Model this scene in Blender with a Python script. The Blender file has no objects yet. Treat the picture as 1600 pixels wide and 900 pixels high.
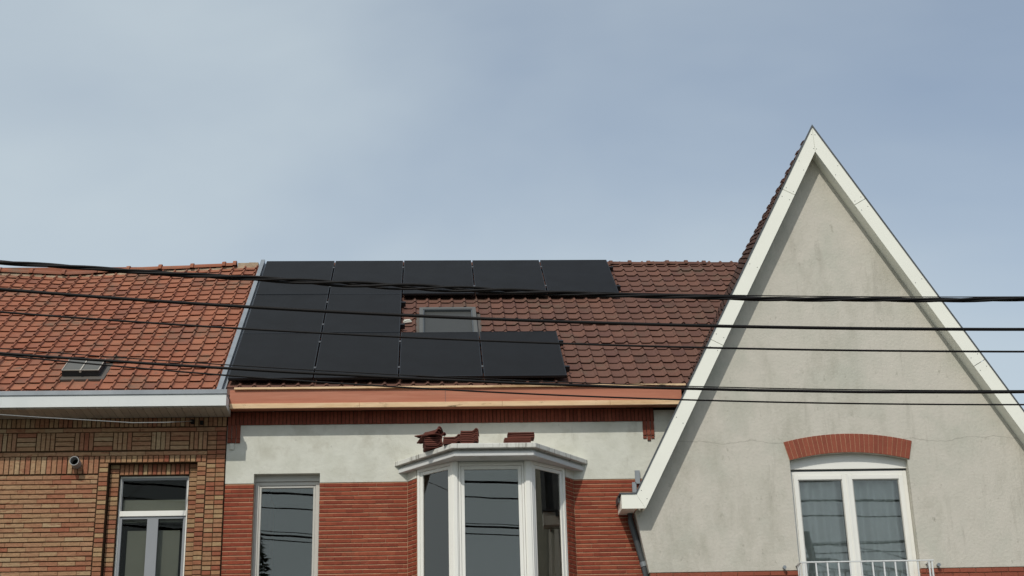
import bpy, math, random
from math import sin, cos, pi, radians, sqrt, atan2, tan
from mathutils import Vector, Matrix
from mathutils.geometry import tessellate_polygon
random.seed(7)
sc = bpy.context.scene

# ------------------------------------------------------------------ camera, sky, sun, exposure
cam_d = bpy.data.cameras.new('camera')
cam = bpy.data.objects.new('camera', cam_d)
sc.collection.objects.link(cam)
sc.camera = cam
yaw, pitch, roll = 0.0617659, 0.3574349, -0.0268510
fw = Vector((sin(yaw)*cos(pitch), cos(yaw)*cos(pitch), sin(pitch)))
rt = Vector((cos(yaw), -sin(yaw), 0))
up = rt.cross(fw)
r2 = cos(roll)*rt + sin(roll)*up
u2 = -sin(roll)*rt + cos(roll)*up
cam.matrix_world = Matrix(((r2.x, u2.x, -fw.x, 0), (r2.y, u2.y, -fw.y, 0), (r2.z, u2.z, -fw.z, 1.6), (0, 0, 0, 1)))
cam_d.sensor_width = 36
cam_d.lens = 36*2298.7/1600
cam_d.clip_start = 0.1
cam_d.clip_end = 2000

SUN_EL, SUN_AZ = radians(46.4), radians(201.8)      # azimuth clockwise from +Y
to_sun = Vector((sin(SUN_AZ)*cos(SUN_EL), cos(SUN_AZ)*cos(SUN_EL), sin(SUN_EL)))
w = bpy.data.worlds.new('World'); sc.world = w; w.use_nodes = True
nt = w.node_tree; nt.nodes.clear()
N = nt.nodes.new; L = nt.links.new
out = N('ShaderNodeOutputWorld'); bg = N('ShaderNodeBackground'); sky = N('ShaderNodeTexSky')
sky.sky_type = 'NISHITA'; sky.sun_disc = False
sky.sun_elevation = SUN_EL; sky.sun_rotation = SUN_AZ
sky.air_density = 1.0; sky.dust_density = 2.5; sky.ozone_density = 1.5
tc = N('ShaderNodeTexCoord'); mp = N('ShaderNodeMapping'); mp.inputs['Scale'].default_value = (1.0, 1.0, 1.8)
mp.inputs['Location'].default_value = (3.1, 0.4, 1.7)
nz = N('ShaderNodeTexNoise'); nz.inputs['Scale'].default_value = 1.6; nz.inputs['Detail'].default_value = 5; nz.inputs['Roughness'].default_value = 0.5
nz.inputs['Distortion'].default_value = 0.4
rp = N('ShaderNodeValToRGB'); rp.color_ramp.elements[0].position = 0.30; rp.color_ramp.elements[1].position = 0.72
rp.color_ramp.elements[0].color = (0.24,)*3+(1,); rp.color_ramp.elements[1].color = (0.72,)*3+(1,)
mx = N('ShaderNodeMix'); mx.data_type = 'RGBA'
L(tc.outputs['Generated'], mp.inputs[0]); L(mp.outputs[0], nz.inputs['Vector']); L(nz.outputs[0], rp.inputs[0])
sx = N('ShaderNodeSeparateXYZ'); L(tc.outputs['Generated'], sx.inputs[0])
hz = N('ShaderNodeMapRange'); hz.inputs[1].default_value = .52; hz.inputs[2].default_value = .22; hz.inputs[3].default_value = 0; hz.inputs[4].default_value = .42
L(sx.outputs[2], hz.inputs[0])
ad = N('ShaderNodeMath'); ad.operation = 'ADD'; L(rp.outputs[0], ad.inputs[0]); L(hz.outputs[0], ad.inputs[1])
hx = N('ShaderNodeMath'); hx.operation = 'MULTIPLY_ADD'; hx.use_clamp = True; hx.inputs[1].default_value = -.78
L(sx.outputs[0], hx.inputs[0]); L(ad.outputs[0], hx.inputs[2]); L(hx.outputs[0], mx.inputs[0]); L(sky.outputs[0], mx.inputs[6]); mx.inputs[7].default_value = (4.75, 5.4, 5.7, 1)   # thin high haze
L(mx.outputs[2], bg.inputs[0]); L(bg.outputs[0], out.inputs[0])
bg.inputs[1].default_value = 0.128
sun_d = bpy.data.lights.new('sun', 'SUN'); sun_d.energy = 2.4; sun_d.angle = radians(0.6); sun_d.color = (1.0, 0.955, 0.88)
sun = bpy.data.objects.new('sun', sun_d); sc.collection.objects.link(sun)
sun.rotation_euler = (-to_sun).to_track_quat('-Z', 'Y').to_euler()
sun.location = (-10, -10, 30)
sc.view_settings.view_transform = 'Standard'; sc.view_settings.look = 'None'
sc.view_settings.gamma = 1; sc.view_settings.use_curve_mapping = False
sc.view_settings.exposure = 0.0

# ------------------------------------------------------------------ materials
def srgb(r, g, b):
    f = lambda c: (c/255/12.92) if c/255 <= .04045 else ((c/255+.055)/1.055)**2.4
    return (f(r), f(g), f(b), 1)

def base_mat(name):
    m = bpy.data.materials.new(name); m.use_nodes = True
    return m, m.node_tree, m.node_tree.nodes['Principled BSDF']

def mat(name, cols, rough=0.8, spec=0.3, nscale=6.0, namt=0.25, ramp_src='island', bump=0.0, bscale=60, metal=0, stretch=(1, 1, 1), stain=None, detail=6):
    """cols: list of colours picked per island (or by noise); nscale/namt: soft value variation; stain=(colour,scale,lo,hi,stretch)"""
    m, t, b = base_mat(name)
    n, l = t.nodes.new, t.links.new
    tc = n('ShaderNodeTexCoord')
    mp = n('ShaderNodeMapping'); mp.inputs['Scale'].default_value = stretch; l(tc.outputs['Object'], mp.inputs[0])
    if len(cols) > 1:
        r = n('ShaderNodeValToRGB'); e = r.color_ramp
        while len(e.elements) < len(cols): e.elements.new(0.5)
        for i, c in enumerate(cols):
            e.elements[i].position = i/(len(cols)-1); e.elements[i].color = c
        if ramp_src == 'island':
            g = n('ShaderNodeNewGeometry'); l(g.outputs['Random Per Island'], r.inputs[0])
        else:
            q = n('ShaderNodeTexNoise'); q.inputs['Scale'].default_value = ramp_src; q.inputs['Detail'].default_value = detail
            q.inputs['Roughness'].default_value = .6
            l(mp.outputs[0], q.inputs['Vector'])
            mr = n('ShaderNodeMapRange'); mr.inputs[1].default_value = .3; mr.inputs[2].default_value = .7
            l(q.outputs[0], mr.inputs[0]); l(mr.outputs[0], r.inputs[0])
        col = r.outputs[0]
    else:
        c = n('ShaderNodeRGB'); c.outputs[0].default_value = cols[0]; col = c.outputs[0]
    if namt:
        q = n('ShaderNodeTexNoise'); q.inputs['Scale'].default_value = nscale; q.inputs['Detail'].default_value = 8; q.inputs['Roughness'].default_value = .65
        l(mp.outputs[0], q.inputs['Vector'])
        mr = n('ShaderNodeMapRange'); mr.inputs[1].default_value = .25; mr.inputs[2].default_value = .75
        mr.inputs[3].default_value = 1-namt; mr.inputs[4].default_value = 1+namt
        l(q.outputs[0], mr.inputs[0])
        v = n('ShaderNodeVectorMath'); v.operation = 'SCALE'; l(col, v.inputs[0]); l(mr.outputs[0], v.inputs['Scale']); col = v.outputs[0]
    if stain:
        stains = stain if isinstance(stain, list) else [stain]
        for (scol, ss, lo, hi, sst) in stains:
            mp2 = n('ShaderNodeMapping'); mp2.inputs['Scale'].default_value = sst; l(tc.outputs['Object'], mp2.inputs[0])
            mp2.inputs['Location'].default_value = (ss*.37, 1.3, ss*.11)
            q = n('ShaderNodeTexNoise'); q.inputs['Scale'].default_value = ss; q.inputs['Detail'].default_value = 7; q.inputs['Roughness'].default_value = .68
            l(mp2.outputs[0], q.inputs['Vector'])
            mr = n('ShaderNodeMapRange'); mr.inputs[1].default_value = lo; mr.inputs[2].default_value = hi; l(q.outputs[0], mr.inputs[0])
            k = n('ShaderNodeMix'); k.data_type = 'RGBA'; l(mr.outputs[0], k.inputs[0]); l(col, k.inputs[6]); k.inputs[7].default_value = scol
            col = k.outputs[2]
    l(col, b.inputs['Base Color'])
    b.inputs['Roughness'].default_value = rough; b.inputs['Specular IOR Level'].default_value = spec; b.inputs['Metallic'].default_value = metal
    if bump:
        q = n('ShaderNodeTexNoise'); q.inputs['Scale'].default_value = bscale; q.inputs['Detail'].default_value = 5
        l(mp.outputs[0], q.inputs['Vector'])
        bp = n('ShaderNodeBump'); bp.inputs['Strength'].default_value = bump; bp.inputs['Distance'].default_value = .01
        l(q.outputs[0], bp.inputs['Height']); l(bp.outputs[0], b.inputs['Normal'])
    return m

M = {}
M['tile_left'] = mat('orange clay', [srgb(146,93,71), srgb(151,99,76), srgb(139,87,67), srgb(155,103,79), srgb(144,92,71), srgb(128,85,69), srgb(148,100,78), srgb(142,89,68)], .85, .2, 3, .16, bump=.3, bscale=90,
    stain=[(srgb(112,92,76), 1.7, .53, .70, (1, 1, 1)), (srgb(94,84,72), 6, .60, .72, (1, .5, 1)), (srgb(78,72,62), .9, .62, .72, (1, 1, 1))])
M['tile_mid'] = mat('brown clay', [srgb(100,71,61), srgb(106,76,64), srgb(95,67,59), srgb(103,74,63), srgb(109,77,65), srgb(92,68,59)], .82, .2, 4, .13, bump=.25, bscale=90,
    stain=[(srgb(94,80,67), 2.2, .55, .74, (1, 1, 1)), (srgb(80,70,60), 8, .64, .76, (1, .4, 1))])
M['tile_gable'] = mat('dark clay', [srgb(70,54,49), srgb(82,58,51), srgb(64,51,46), srgb(76,60,54)], .85, .15, 6, .2)
M['tile_stack'] = mat('red clay', [srgb(108,62,51), srgb(96,55,46), srgb(114,67,55), srgb(101,60,51)], .8, .25, 14, .22, bump=.3)
M['mortar_dark'] = mat('grey mortar', [srgb(84,66,48), srgb(66,50,36)], .95, .1, 20, .2, ramp_src=4.0, bump=.4)
M['mortar_light'] = mat('pale mortar', [srgb(188,150,120), srgb(168,130,104)], .95, .1, 20, .15, ramp_src=3.0, bump=.4)
M['brick_buff'] = mat('buff brick', [srgb(164,130,100), srgb(158,118,90), srgb(167,137,105), srgb(161,124,94), srgb(154,104,80), srgb(165,133,101), srgb(161,127,96), srgb(172,148,116), srgb(157,113,86), srgb(148,92,70)], .88, .15, 16, .26, bump=.5, bscale=110, detail=8, stretch=(1, 1, 2.5),
    stain=[(srgb(132,84,64), 8, .55, .70, (1, 1, 4)), (srgb(104,88,68), 2.2, .60, .78, (1, 1, .6)), (srgb(86,60,46), 16, .66, .76, (1, 1, 2))])
M['brick_head'] = mat('mixed brick', [srgb(160,126,92), srgb(146,92,70), srgb(164,138,104), srgb(142,84,64), srgb(156,114,84), srgb(136,82,64), srgb(166,142,106), srgb(148,96,72)], .88, .15, 20, .22, bump=.5, bscale=110, stain=(srgb(104,88,68), 2.2, .58, .76, (1, 1, .6)))
M['brick_red'] = mat('red brick', [srgb(140,70,50), srgb(130,62,45), srgb(146,77,55), srgb(136,66,48), srgb(126,60,44), srgb(142,73,52)], .85, .2, 14, .2, bump=.4, bscale=110, stain=[(srgb(164,124,98), 8, .62, .74, (1, 1, 3)), (srgb(110,66,50), 3, .58, .75, (1, 1, 1.5))])
M['brick_dark'] = mat('deep red brick', [srgb(118,64,50), srgb(126,70,54), srgb(110,60,47), srgb(131,74,57)], .85, .2, 25, .2, bump=.3)
M['brick_arch'] = mat('arch brick', [srgb(136,74,57), srgb(144,80,61), srgb(130,70,54)], .8, .25, 25, .14, bump=.3)
M['stucco_mid'] = mat('pale stucco', [srgb(198,198,185), srgb(208,208,196), srgb(192,192,178)], .9, .2, 5, .05, ramp_src=1.6, bump=.4, bscale=22,
    stain=[(srgb(186,184,170), 2.6, .55, .75, (1, 1, 1)), (srgb(168,166,156), 11, .66, .76, (1, 1, 1)), (srgb(178,176,162), 4, .60, .74, (1, 1, .25))])
M['stucco_gable'] = mat('grey stucco', [srgb(190,187,174), srgb(197,192,180), srgb(185,184,171)], .92, .15, 4, .04, ramp_src=1.3, bump=.5, bscale=26,
    stain=[(srgb(172,169,155), 1.6, .52, .74, (1, 1, .45)), (srgb(158,155,142), 8.5, .62, .74, (1, 1, .7)), (srgb(172,168,156), 5, .58, .74, (1, 1, .12)), (srgb(146,143,132), 30, .68, .76, (1, 1, 1))])
# fine horizontal hairline crack across the gable, wandering with noise
t_ = M['stucco_gable'].node_tree; n_, l_ = t_.nodes.new, t_.links.new; b_ = t_.nodes['Principled BSDF']
src = b_.inputs['Base Color'].links[0].from_socket
tc_ = n_('ShaderNodeTexCoord'); sp_ = n_('ShaderNodeSeparateXYZ'); l_(tc_.outputs['Object'], sp_.inputs[0])
q_ = n_('ShaderNodeTexNoise'); q_.inputs['Scale'].default_value = 2.5; q_.inputs['Detail'].default_value = 8; l_(tc_.outputs['Object'], q_.inputs['Vector'])
m1 = n_('ShaderNodeMath'); m1.operation = 'MULTIPLY_ADD'; m1.inputs[1].default_value = .22; l_(q_.outputs[0], m1.inputs[0]); l_(sp_.outputs[2], m1.inputs[2])
m2 = n_('ShaderNodeMath'); m2.operation = 'SUBTRACT'; l_(m1.outputs[0], m2.inputs[0]); m2.inputs[1].default_value = 6.61
m3 = n_('ShaderNodeMath'); m3.operation = 'ABSOLUTE'; l_(m2.outputs[0], m3.inputs[0])
m4 = n_('ShaderNodeMapRange'); m4.inputs[1].default_value = .0; m4.inputs[2].default_value = .009; m4.inputs[3].default_value = .38; m4.inputs[4].default_value = 0; l_(m3.outputs[0], m4.inputs[0])
k_ = n_('ShaderNodeMix'); k_.data_type = 'RGBA'; l_(m4.outputs[0], k_.inputs[0]); l_(src, k_.inputs[6]); k_.inputs[7].default_value = srgb(110,106,96); l_(k_.outputs[2], b_.inputs['Base Color'])
M['white_board'] = mat('white board', [srgb(238,238,226)], .55, .3, 1.5, .03)
M['white_pvc'] = mat('white pvc', [srgb(234,233,225)], .35, .4, 2, .03)
M['grey_pvc'] = mat('light grey pvc', [srgb(190,188,180)], .4, .4, 2, .04)
M['sash_grey'] = mat('grey sash', [srgb(140,143,146)], .45, .4, 3, .04)
M['white_gutter'] = mat('white fascia', [srgb(206,210,208), srgb(216,219,216)], .5, .3, 1.2, .05, ramp_src=1.1, stretch=(1, 1, .2), stain=(srgb(190,190,180), 5, .6, .8, (1, 1, .1)))
M['zinc'] = mat('zinc', [srgb(150,156,160), srgb(128,134,138)], .5, .4, 5, .1, ramp_src=2.0, metal=.25)
M['zinc_dark'] = mat('dark zinc', [srgb(88,92,94), srgb(72,76,78)], .55, .4, 5, .1, ramp_src=3.0, metal=.2)
M['soffit'] = mat('soffit strips', [srgb(172,164,148), srgb(162,154,140), srgb(178,170,154)], .6, .3, 4, .1)
M['fascia_red'] = mat('reddish board', [srgb(180,120,96), srgb(172,110,86), srgb(186,128,104)], .7, .25, 8, .1, ramp_src=1.2, stretch=(.35, 1, 6), stain=(srgb(196,146,112), 2.2, .56, .75, (.4, 1, 5)))
M['batten'] = mat('pale pine', [srgb(212,178,138), srgb(222,192,154), srgb(200,164,122)], .75, .2, 10, .12, ramp_src=2.0, stretch=(.5, 1, 4), stain=[(srgb(96,80,58), 3.6, .60, .68, (.6, 1, 3)), (srgb(150,118,82), 1.4, .55, .65, (.5, 1, 4))])
M['panel_frame'] = mat('black aluminium', [srgb(24,25,27)], .45, .4, 3, .05)
M['clamp'] = mat('clamp metal', [srgb(88,89,90)], .5, .4, 3, .05, metal=.3)
M['cable'] = mat('black rubber', [srgb(20,18,17)], .6, .2, 8, .15)
M['cable_grey'] = mat('grey wire', [srgb(170,170,164)], .6, .3, 8, .1)
M['canopy'] = mat('painted concrete', [srgb(212,213,210), srgb(200,201,198)], .7, .25, 4, .05, ramp_src=2.0, bump=.2, bscale=25, stain=(srgb(170,168,160), 3, .6, .8, (1, 1, .3)))
M['canopy_slab'] = mat('stained concrete slab', [srgb(214,214,206), srgb(202,202,194)], .8, .2, 6, .06, ramp_src=2.0, bump=.3, bscale=30,
    stain=[(srgb(122,119,110), 15, .56, .68, (1, 1, .06)), (srgb(120,118,104), 5, .58, .7, (1, 1, .1))])
M['interior'] = mat('dark room', [srgb(70,66,60)], .9, .1, 2, .1)
M['curtain'] = mat('sheer curtain', [srgb(214,216,212), srgb(226,226,222)], .9, .1, 3, .05, ramp_src=2.0)
M['blind'] = mat('roller blind', [srgb(150,148,138)], .9, .1, 3, .05)
M['asphalt'] = mat('asphalt', [srgb(66,66,66), srgb(58,58,58)], .95, .2, 40, .15, ramp_src=3.0, bump=.3)
M['paving'] = mat('paving', [srgb(140,136,128), srgb(124,120,114)], .9, .2, 12, .15, ramp_src=3.0, bump=.3)
M['earth'] = mat('ground', [srgb(92,90,76), srgb(72,84,58)], .95, .1, 1, .2, ramp_src=.3)
M['lead_flash'] = mat('lead flashing', [srgb(96,90,84), srgb(84,80,74)], .6, .3, 12, .15, ramp_src=6.0)
M['silver_paint'] = mat('white metal paint', [srgb(214,216,214)], .4, .4, 5, .04)
M['pipe_grey'] = mat('grey pvc pipe', [srgb(150,150,148)], .5, .4, 9, .08)
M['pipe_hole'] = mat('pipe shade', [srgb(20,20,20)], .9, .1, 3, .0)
M['roof_light_glass'] = mat('wired roof glass', [srgb(100,98,92), srgb(84,84,80)], .5, .3, 5, .15, ramp_src=5.0)

def glassy(name, tint, refl, wav=.02, body=None):
    m = bpy.data.materials.new(name); m.use_nodes = True; t = m.node_tree; t.nodes.clear()
    n, l = t.nodes.new, t.links.new
    o = n('ShaderNodeOutputMaterial'); tr = n('ShaderNodeBsdfTransparent'); tr.inputs[0].default_value = tint
    gl = n('ShaderNodeBsdfGlossy'); gl.inputs['Roughness'].default_value = 0.004; gl.inputs[0].default_value = (1, .985, .94, 1)
    fr = n('ShaderNodeFresnel'); fr.inputs[0].default_value = 1.5
    ma = n('ShaderNodeMath'); ma.operation = 'MULTIPLY'; ma.inputs[1].default_value = refl; ma.use_clamp = True
    mi = n('ShaderNodeMixShader')
    tc = n('ShaderNodeTexCoord'); q = n('ShaderNodeTexNoise'); q.inputs['Scale'].default_value = 1.7; q.inputs['Detail'].default_value = 1
    bp = n('ShaderNodeBump'); bp.inputs['Strength'].default_value = wav; bp.inputs['Distance'].default_value = .05
    l(tc.outputs['Object'], q.inputs['Vector']); l(q.outputs[0], bp.inputs['Height']); l(bp.outputs[0], gl.inputs['Normal'])
    l(fr.outputs[0], ma.inputs[0]); l(ma.outputs[0], mi.inputs[0]); l(tr.outputs[0], mi.inputs[1]); l(gl.outputs[0], mi.inputs[2]); l(mi.outputs[0], o.inputs[0])
    return m
M['glass'] = glassy('window glass', (.75, .8, .8, 1), 2.5)
M['glass_clear'] = glassy('clear glass', (.9, .93, .93, 1), 2.0, .03)
M['glass_dull'] = glassy('dull glass', (.8, .82, .8, 1), .35)

# PV glass: near-black cells under textured glass
m, t, b = base_mat('solar cells')
b.inputs['Base Color'].default_value = (.0105, .0100, .0095, 1); b.inputs['Roughness'].default_value = .42; b.inputs['Specular IOR Level'].default_value = .10
tcn = t.nodes.new('ShaderNodeTexCoord'); bk = t.nodes.new('ShaderNodeTexNoise'); bk.inputs['Scale'].default_value = 2.0
mr = t.nodes.new('ShaderNodeMapRange'); mr.inputs[3].default_value = .36; mr.inputs[4].default_value = .5
t.links.new(tcn.outputs['Object'], bk.inputs['Vector']); t.links.new(bk.outputs[0], mr.inputs[0]); t.links.new(mr.outputs[0], b.inputs['Roughness'])
M['pv'] = m
m, t, b = base_mat('plain brick'); bt = t.nodes.new('ShaderNodeTexBrick'); tcn = t.nodes.new('ShaderNodeTexCoord')
mpn = t.nodes.new('ShaderNodeMapping'); mpn.inputs['Rotation'].default_value = (radians(90), 0, 0)
bt.inputs['Color1'].default_value = srgb(146,74,54); bt.inputs['Color2'].default_value = srgb(132,64,48); bt.inputs['Mortar'].default_value = srgb(150,130,110)
bt.inputs['Scale'].default_value = 1; bt.inputs['Brick Width'].default_value = .21; bt.inputs['Row Height'].default_value = .062; bt.inputs['Mortar Size'].default_value = .005
t.links.new(tcn.outputs['Object'], mpn.inputs[0]); t.links.new(mpn.outputs[0], bt.inputs['Vector']); t.links.new(bt.outputs[0], b.inputs['Base Color']); b.inputs['Roughness'].default_value = .9
M['brick_plain'] = m

# ------------------------------------------------------------------ helpers
class MB:
    def __init__(s, T=None): s.v = []; s.f = []; s.T = T
    def add(s, vs, fs):
        o = len(s.v)
        for p in vs:
            p = Vector(p); s.v.append(s.T @ p if s.T else p)
        for f in fs: s.f.append([i+o for i in f])
        return s
    def box(s, x0, x1, y0, y1, z0, z1):
        return s.add([(x0,y0,z0),(x1,y0,z0),(x1,y1,z0),(x0,y1,z0),(x0,y0,z1),(x1,y0,z1),(x1,y1,z1),(x0,y1,z1)],
              [(0,3,2,1),(4,5,6,7),(0,1,5,4),(1,2,6,5),(2,3,7,6),(3,0,4,7)])
    def brick(s, x0, x1, y0, y1, z0, z1, j=.0015, c=.003):
        # chamfered front (front faces -Y)
        d = random.uniform(-j, j); y0 += d
        a = [random.uniform(-j, j) for _ in range(4)]
        vs = [(x0+a[0],y0+c,z0+a[1]),(x1+a[2],y0+c,z0+a[1]),(x1+a[2],y0+c,z1+a[3]),(x0+a[0],y0+c,z1+a[3]),
              (x0+a[0]+c,y0,z0+a[1]+c),(x1+a[2]-c,y0,z0+a[1]+c),(x1+a[2]-c,y0,z1+a[3]-c),(x0+a[0]+c,y0,z1+a[3]-c),
              (x0+a[0],y1,z0+a[1]),(x1+a[2],y1,z0+a[1]),(x1+a[2],y1,z1+a[3]),(x0+a[0],y1,z1+a[3])]
        return s.add(vs, [(4,5,6,7),(0,1,5,4),(1,2,6,5),(2,3,7,6),(3,0,4,7),(0,8,9,1),(1,9,10,2),(2,10,11,3),(3,11,8,0)])
    def poly(s, pts, y0, y1, holes=()):
        """pts in (x,z), extruded along y; holes = list of loops"""
        loops = [pts]+list(holes); flat = [p for lp in loops for p in lp]
        tris = tessellate_polygon([[Vector((p[0], p[1], 0)) for p in lp] for lp in loops])
        n = len(flat); vs = [(p[0], y0, p[1]) for p in flat]+[(p[0], y1, p[1]) for p in flat]
        fs = [tuple(t) for t in tris]+[tuple(i+n for i in reversed(t)) for t in tris]
        o = 0
        for lp in loops:
            k = len(lp)
            for i in range(k):
                a, b_ = o+i, o+(i+1) % k; fs.append((a, b_, b_+n, a+n))
            o += k
        return s.add(vs, fs)
    def tube(s, path, r, n=8, cap=True):
        path = [Vector(p) for p in path]; vs = []; fs = []
        for i, p in enumerate(path):
            d = (path[min(i+1, len(path)-1)]-path[max(i-1, 0)]).normalized()
            a = d.cross(Vector((0, 0, 1)));
            if a.length < .01: a = d.cross(Vector((0, 1, 0)))
            a.normalize(); b_ = d.cross(a)
            rr = r[i] if isinstance(r, (list, tuple)) else r
            for k in range(n): vs.append(p+a*rr*cos(2*pi*k/n)+b_*rr*sin(2*pi*k/n))
        for i in range(len(path)-1):
            for k in range(n):
                k2 = (k+1) % n; fs.append((i*n+k, i*n+k2, (i+1)*n+k2, (i+1)*n+k))
        if cap: fs.append(tuple(range(n))[::-1]); fs.append(tuple(range((len(path)-1)*n, len(path)*n)))
        return s.add(vs, fs)
    def build(s, name, m, parent=None, smooth=False, bevel=0):
        me = bpy.data.meshes.new(name)
        org = parent['_o'] if parent is not None and '_o' in parent else (0, 0, 0)
        me.from_pydata([tuple(v) for v in s.v], [], s.f); me.materials.append(m)
        me.validate(); me.update()
        import bmesh
        bm = bmesh.new(); bm.from_mesh(me); bmesh.ops.recalc_face_normals(bm, faces=bm.faces)
        bm.to_mesh(me); bm.free()
        if smooth:
            for p in me.polygons: p.use_smooth = True
        o = bpy.data.objects.new(name, me); sc.collection.objects.link(o)
        if parent: o.parent = parent
        if bevel:
            md = o.modifiers.new('bevel', 'BEVEL'); md.width = bevel; md.segments = 2; md.limit_method = 'ANGLE'
        return o

def tag(o, label, cat, group=None):
    o['label'] = label; o['category'] = cat; o['kind'] = 'thing'
    if group: o['group'] = group
    return o
def thing(name, label, cat, group=None, loc=(0, 0, 0)):
    o = bpy.data.objects.new(name, None); sc.collection.objects.link(o); o.empty_display_size = .2
    o.location = loc
    return tag(o, label, cat, group)
def rebase(root, loc):
    """move an Empty to the base of its thing while its parts stay put"""
    root.location = loc
    for c in root.children: c.location = -Vector(loc)
def struct(o): o['kind'] = 'structure'; return o

def frame(mb, x0, x1, z0, z1, w, y0, y1, wb=None):
    wb = w if wb is None else wb
    mb.box(x0, x0+w, y0, y1, z0, z1); mb.box(x1-w, x1, y0, y1, z0, z1)
    mb.box(x0+w, x1-w, y0, y1, z1-w, z1); mb.box(x0+w, x1-w, y0, y1, z0, z0+wb)

# ------------------------------------------------------------------ ground
struct(MB().add([(-400,-400,-.004),(400,-400,-.004),(400,400,-.004),(-400,400,-.004)], [(0,1,2,3)]).build('ground', M['earth']))
struct(MB().add([(-120,4,0),(120,4,0),(120,16.4,0),(-120,16.4,0)], [(0,1,2,3)]).build('road', M['asphalt']))
struct(MB().box(-120, 120, 16.4, 16.55, -.05, .125).build('kerb', M['paving']))
struct(MB().box(-120, 120, 16.55, 19.17, -.05, .12).build('pavement', M['paving']))
struct(MB().box(-120, 120, -3, 3.85, -.05, .12).build('pavement', M['paving']))
struct(MB().box(-120, 120, 3.85, 4.0, -.05, .125).build('kerb', M['paving']))

# ------------------------------------------------------------------ roof tiles
A = radians(39.2346); TA = tan(A)
EY, EZ = 19.218, 7.353                      # a point on the pan plane of the street-side roofs
eU = Vector((1, 0, 0)); eV = Vector((0, cos(A), sin(A))); eN = Vector((0, -sin(A), cos(A)))
PROF = [(0, .003), (.05, 0), (.125, 0), (.144, .008), (.158, .023), (.171, .030), (.184, .026), (.196, .008), (.203, .003)]
PROF_L = [(0, .003), (.05, 0), (.140, 0), (.152, .010), (.161, .030), (.171, .038), (.182, .034), (.191, .008), (.199, .003)]
PROF_G = [(0, .003), (.05, 0), (.10, 0), (.125, .020), (.145, .045), (.165, .052), (.184, .045), (.196, .014), (.203, .004)]
def add_tile(mb, P, eU, eV, eN, u, v, Lt=.32, lift=.024, th=.011, prof=PROF, sag=None, jit=1.0, s=1.0):
    k = len(prof); vs = []
    r = random.uniform(-.010, .010)*jit; dl = random.uniform(-.004, .005)*jit; dv = random.uniform(-.005, .005)*jit
    for (vv, ll) in ((0, lift+dl), (Lt, .002)):
        for (uu, h) in prof:
            uu2 = uu*s+(vv-Lt/2)*r
            p = P + eU*(u+uu2) + eV*(v+dv+vv+uu2*r*.5) + eN*(h+ll)
            if sag: p.z += sag(p.x, v+vv)
            vs.append(p)
    for (uu, h) in prof:
        p = P + eU*(u+uu*s-r*Lt/2) + eV*(v+dv+.004) + eN*(h+lift+dl-th)
        if sag: p.z += sag(p.x, v)
        vs.append(p)
    fs = []
    for i in range(k-1):
        fs.append((i, i+1, k+i+1, k+i)); fs.append((2*k+i, 2*k+i+1, i+1, i))
    fs.append((k-1, 2*k-1, 3*k-1))
    mb.add(vs, fs)

def tiled(mb, x0, x1, v0, v1, pu, pv, prof, sag=None, skip=None):
    P = Vector((0, EY, EZ))
    nr = int(round((v1-v0)/pv))
    for r in range(nr):
        v = v0+r*pv
        u = x0
        while u < x1-.03:
            c = P+eU*(u+pu/2)+eV*(v+pv/2)
            if not (skip and skip(u+pu/2, v+pv/2)):
                lt = min(.32, v1+.02-v)
                s = 1.0
                if u+pu > x1: s = (x1-u)/pu
                add_tile(mb, P, eU, eV, eN, u, v, Lt=max(lt, pv), lift=.029 if sag else .025, prof=prof, sag=sag, s=s)
            u += pu
V_EAVE = -.19/cos(A); V_RIDGE = (23.40-EY)/cos(A)
def roofP(x, v, n=0): return Vector((x, EY, EZ))+eV*v+eN*n

def lerp_tab(tab, x):
    if x <= tab[0][0]: return tab[0][1]
    for (a, b_), (c, d) in zip(tab, tab[1:]):
        if x <= c: return b_+(d-b_)*(x-a)/(c-a)
    return tab[-1][1]
SAG = [(-12.5, -.02), (-9, -.06), (-7.1, -.12), (-6, -.17), (-5, -.12), (-4, -.06), (-3, 0), (-2.6, 0)]
def sagL(x, v): return lerp_tab(SAG, x)*max(0, min(1, v/V_RIDGE)) + .012*sin(x*2.3)*sin(v*1.3)

def ridge_caps(mb, x0, x1, step, y, zf, r=.085, collar=.028):
    x = x0; first = True
    while x < x1-.05:
        xe = min(x+step, x1)
        def ring(xx, rr, zoff=0):
            z = zf(xx)+zoff
            return [(xx, y+rr*1.15*cos(t), z+rr*sin(t)) for t in [pi*i/8 for i in range(9)]]
        jz = random.uniform(-.006, .006)
        secs = [(x, r), (xe-.045, r*.93), (xe-.043, r*.93+collar), (xe+.012, r*.93+collar), (xe+.014, r*.8)]
        vs = []; fs = []
        for (xx, rr) in secs: vs += ring(xx, rr, jz)
        for i in range(len(secs)-1):
            for k in range(8): a = i*9+k; fs.append((a, a+1, a+10, a+9))
        mb.add(vs, fs); x = xe

def house_shell(mb, x0, x1, zt):
    """side, back walls and ground-floor front under the modelled storey"""
    mb.box(x0, x0+.25, 19.6, 27.6, 0, zt); mb.box(x1-.25, x1, 19.6, 27.6, 0, zt); mb.box(x0+.25, x1-.25, 27.35, 27.6, 0, zt)

def back_roof(x0, x1, parent, m):
    yb = 27.8; zb = EZ+(23.40-EY)*TA-(yb-23.40)*TA
    zr = EZ+(23.40-EY)*TA
    MB().add([(x0,23.40,zr),(x1,23.40,zr),(x1,yb,zb),(x0,yb,zb),(x0,23.40,zr-.1),(x1,23.40,zr-.1),(x1,yb,zb-.1),(x0,yb,zb-.1)],
             [(0,1,2,3),(4,7,6,5),(3,2,6,7),(0,3,7,4),(1,5,6,2),(0,4,5,1)]).build('back_roof', m, parent)

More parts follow.
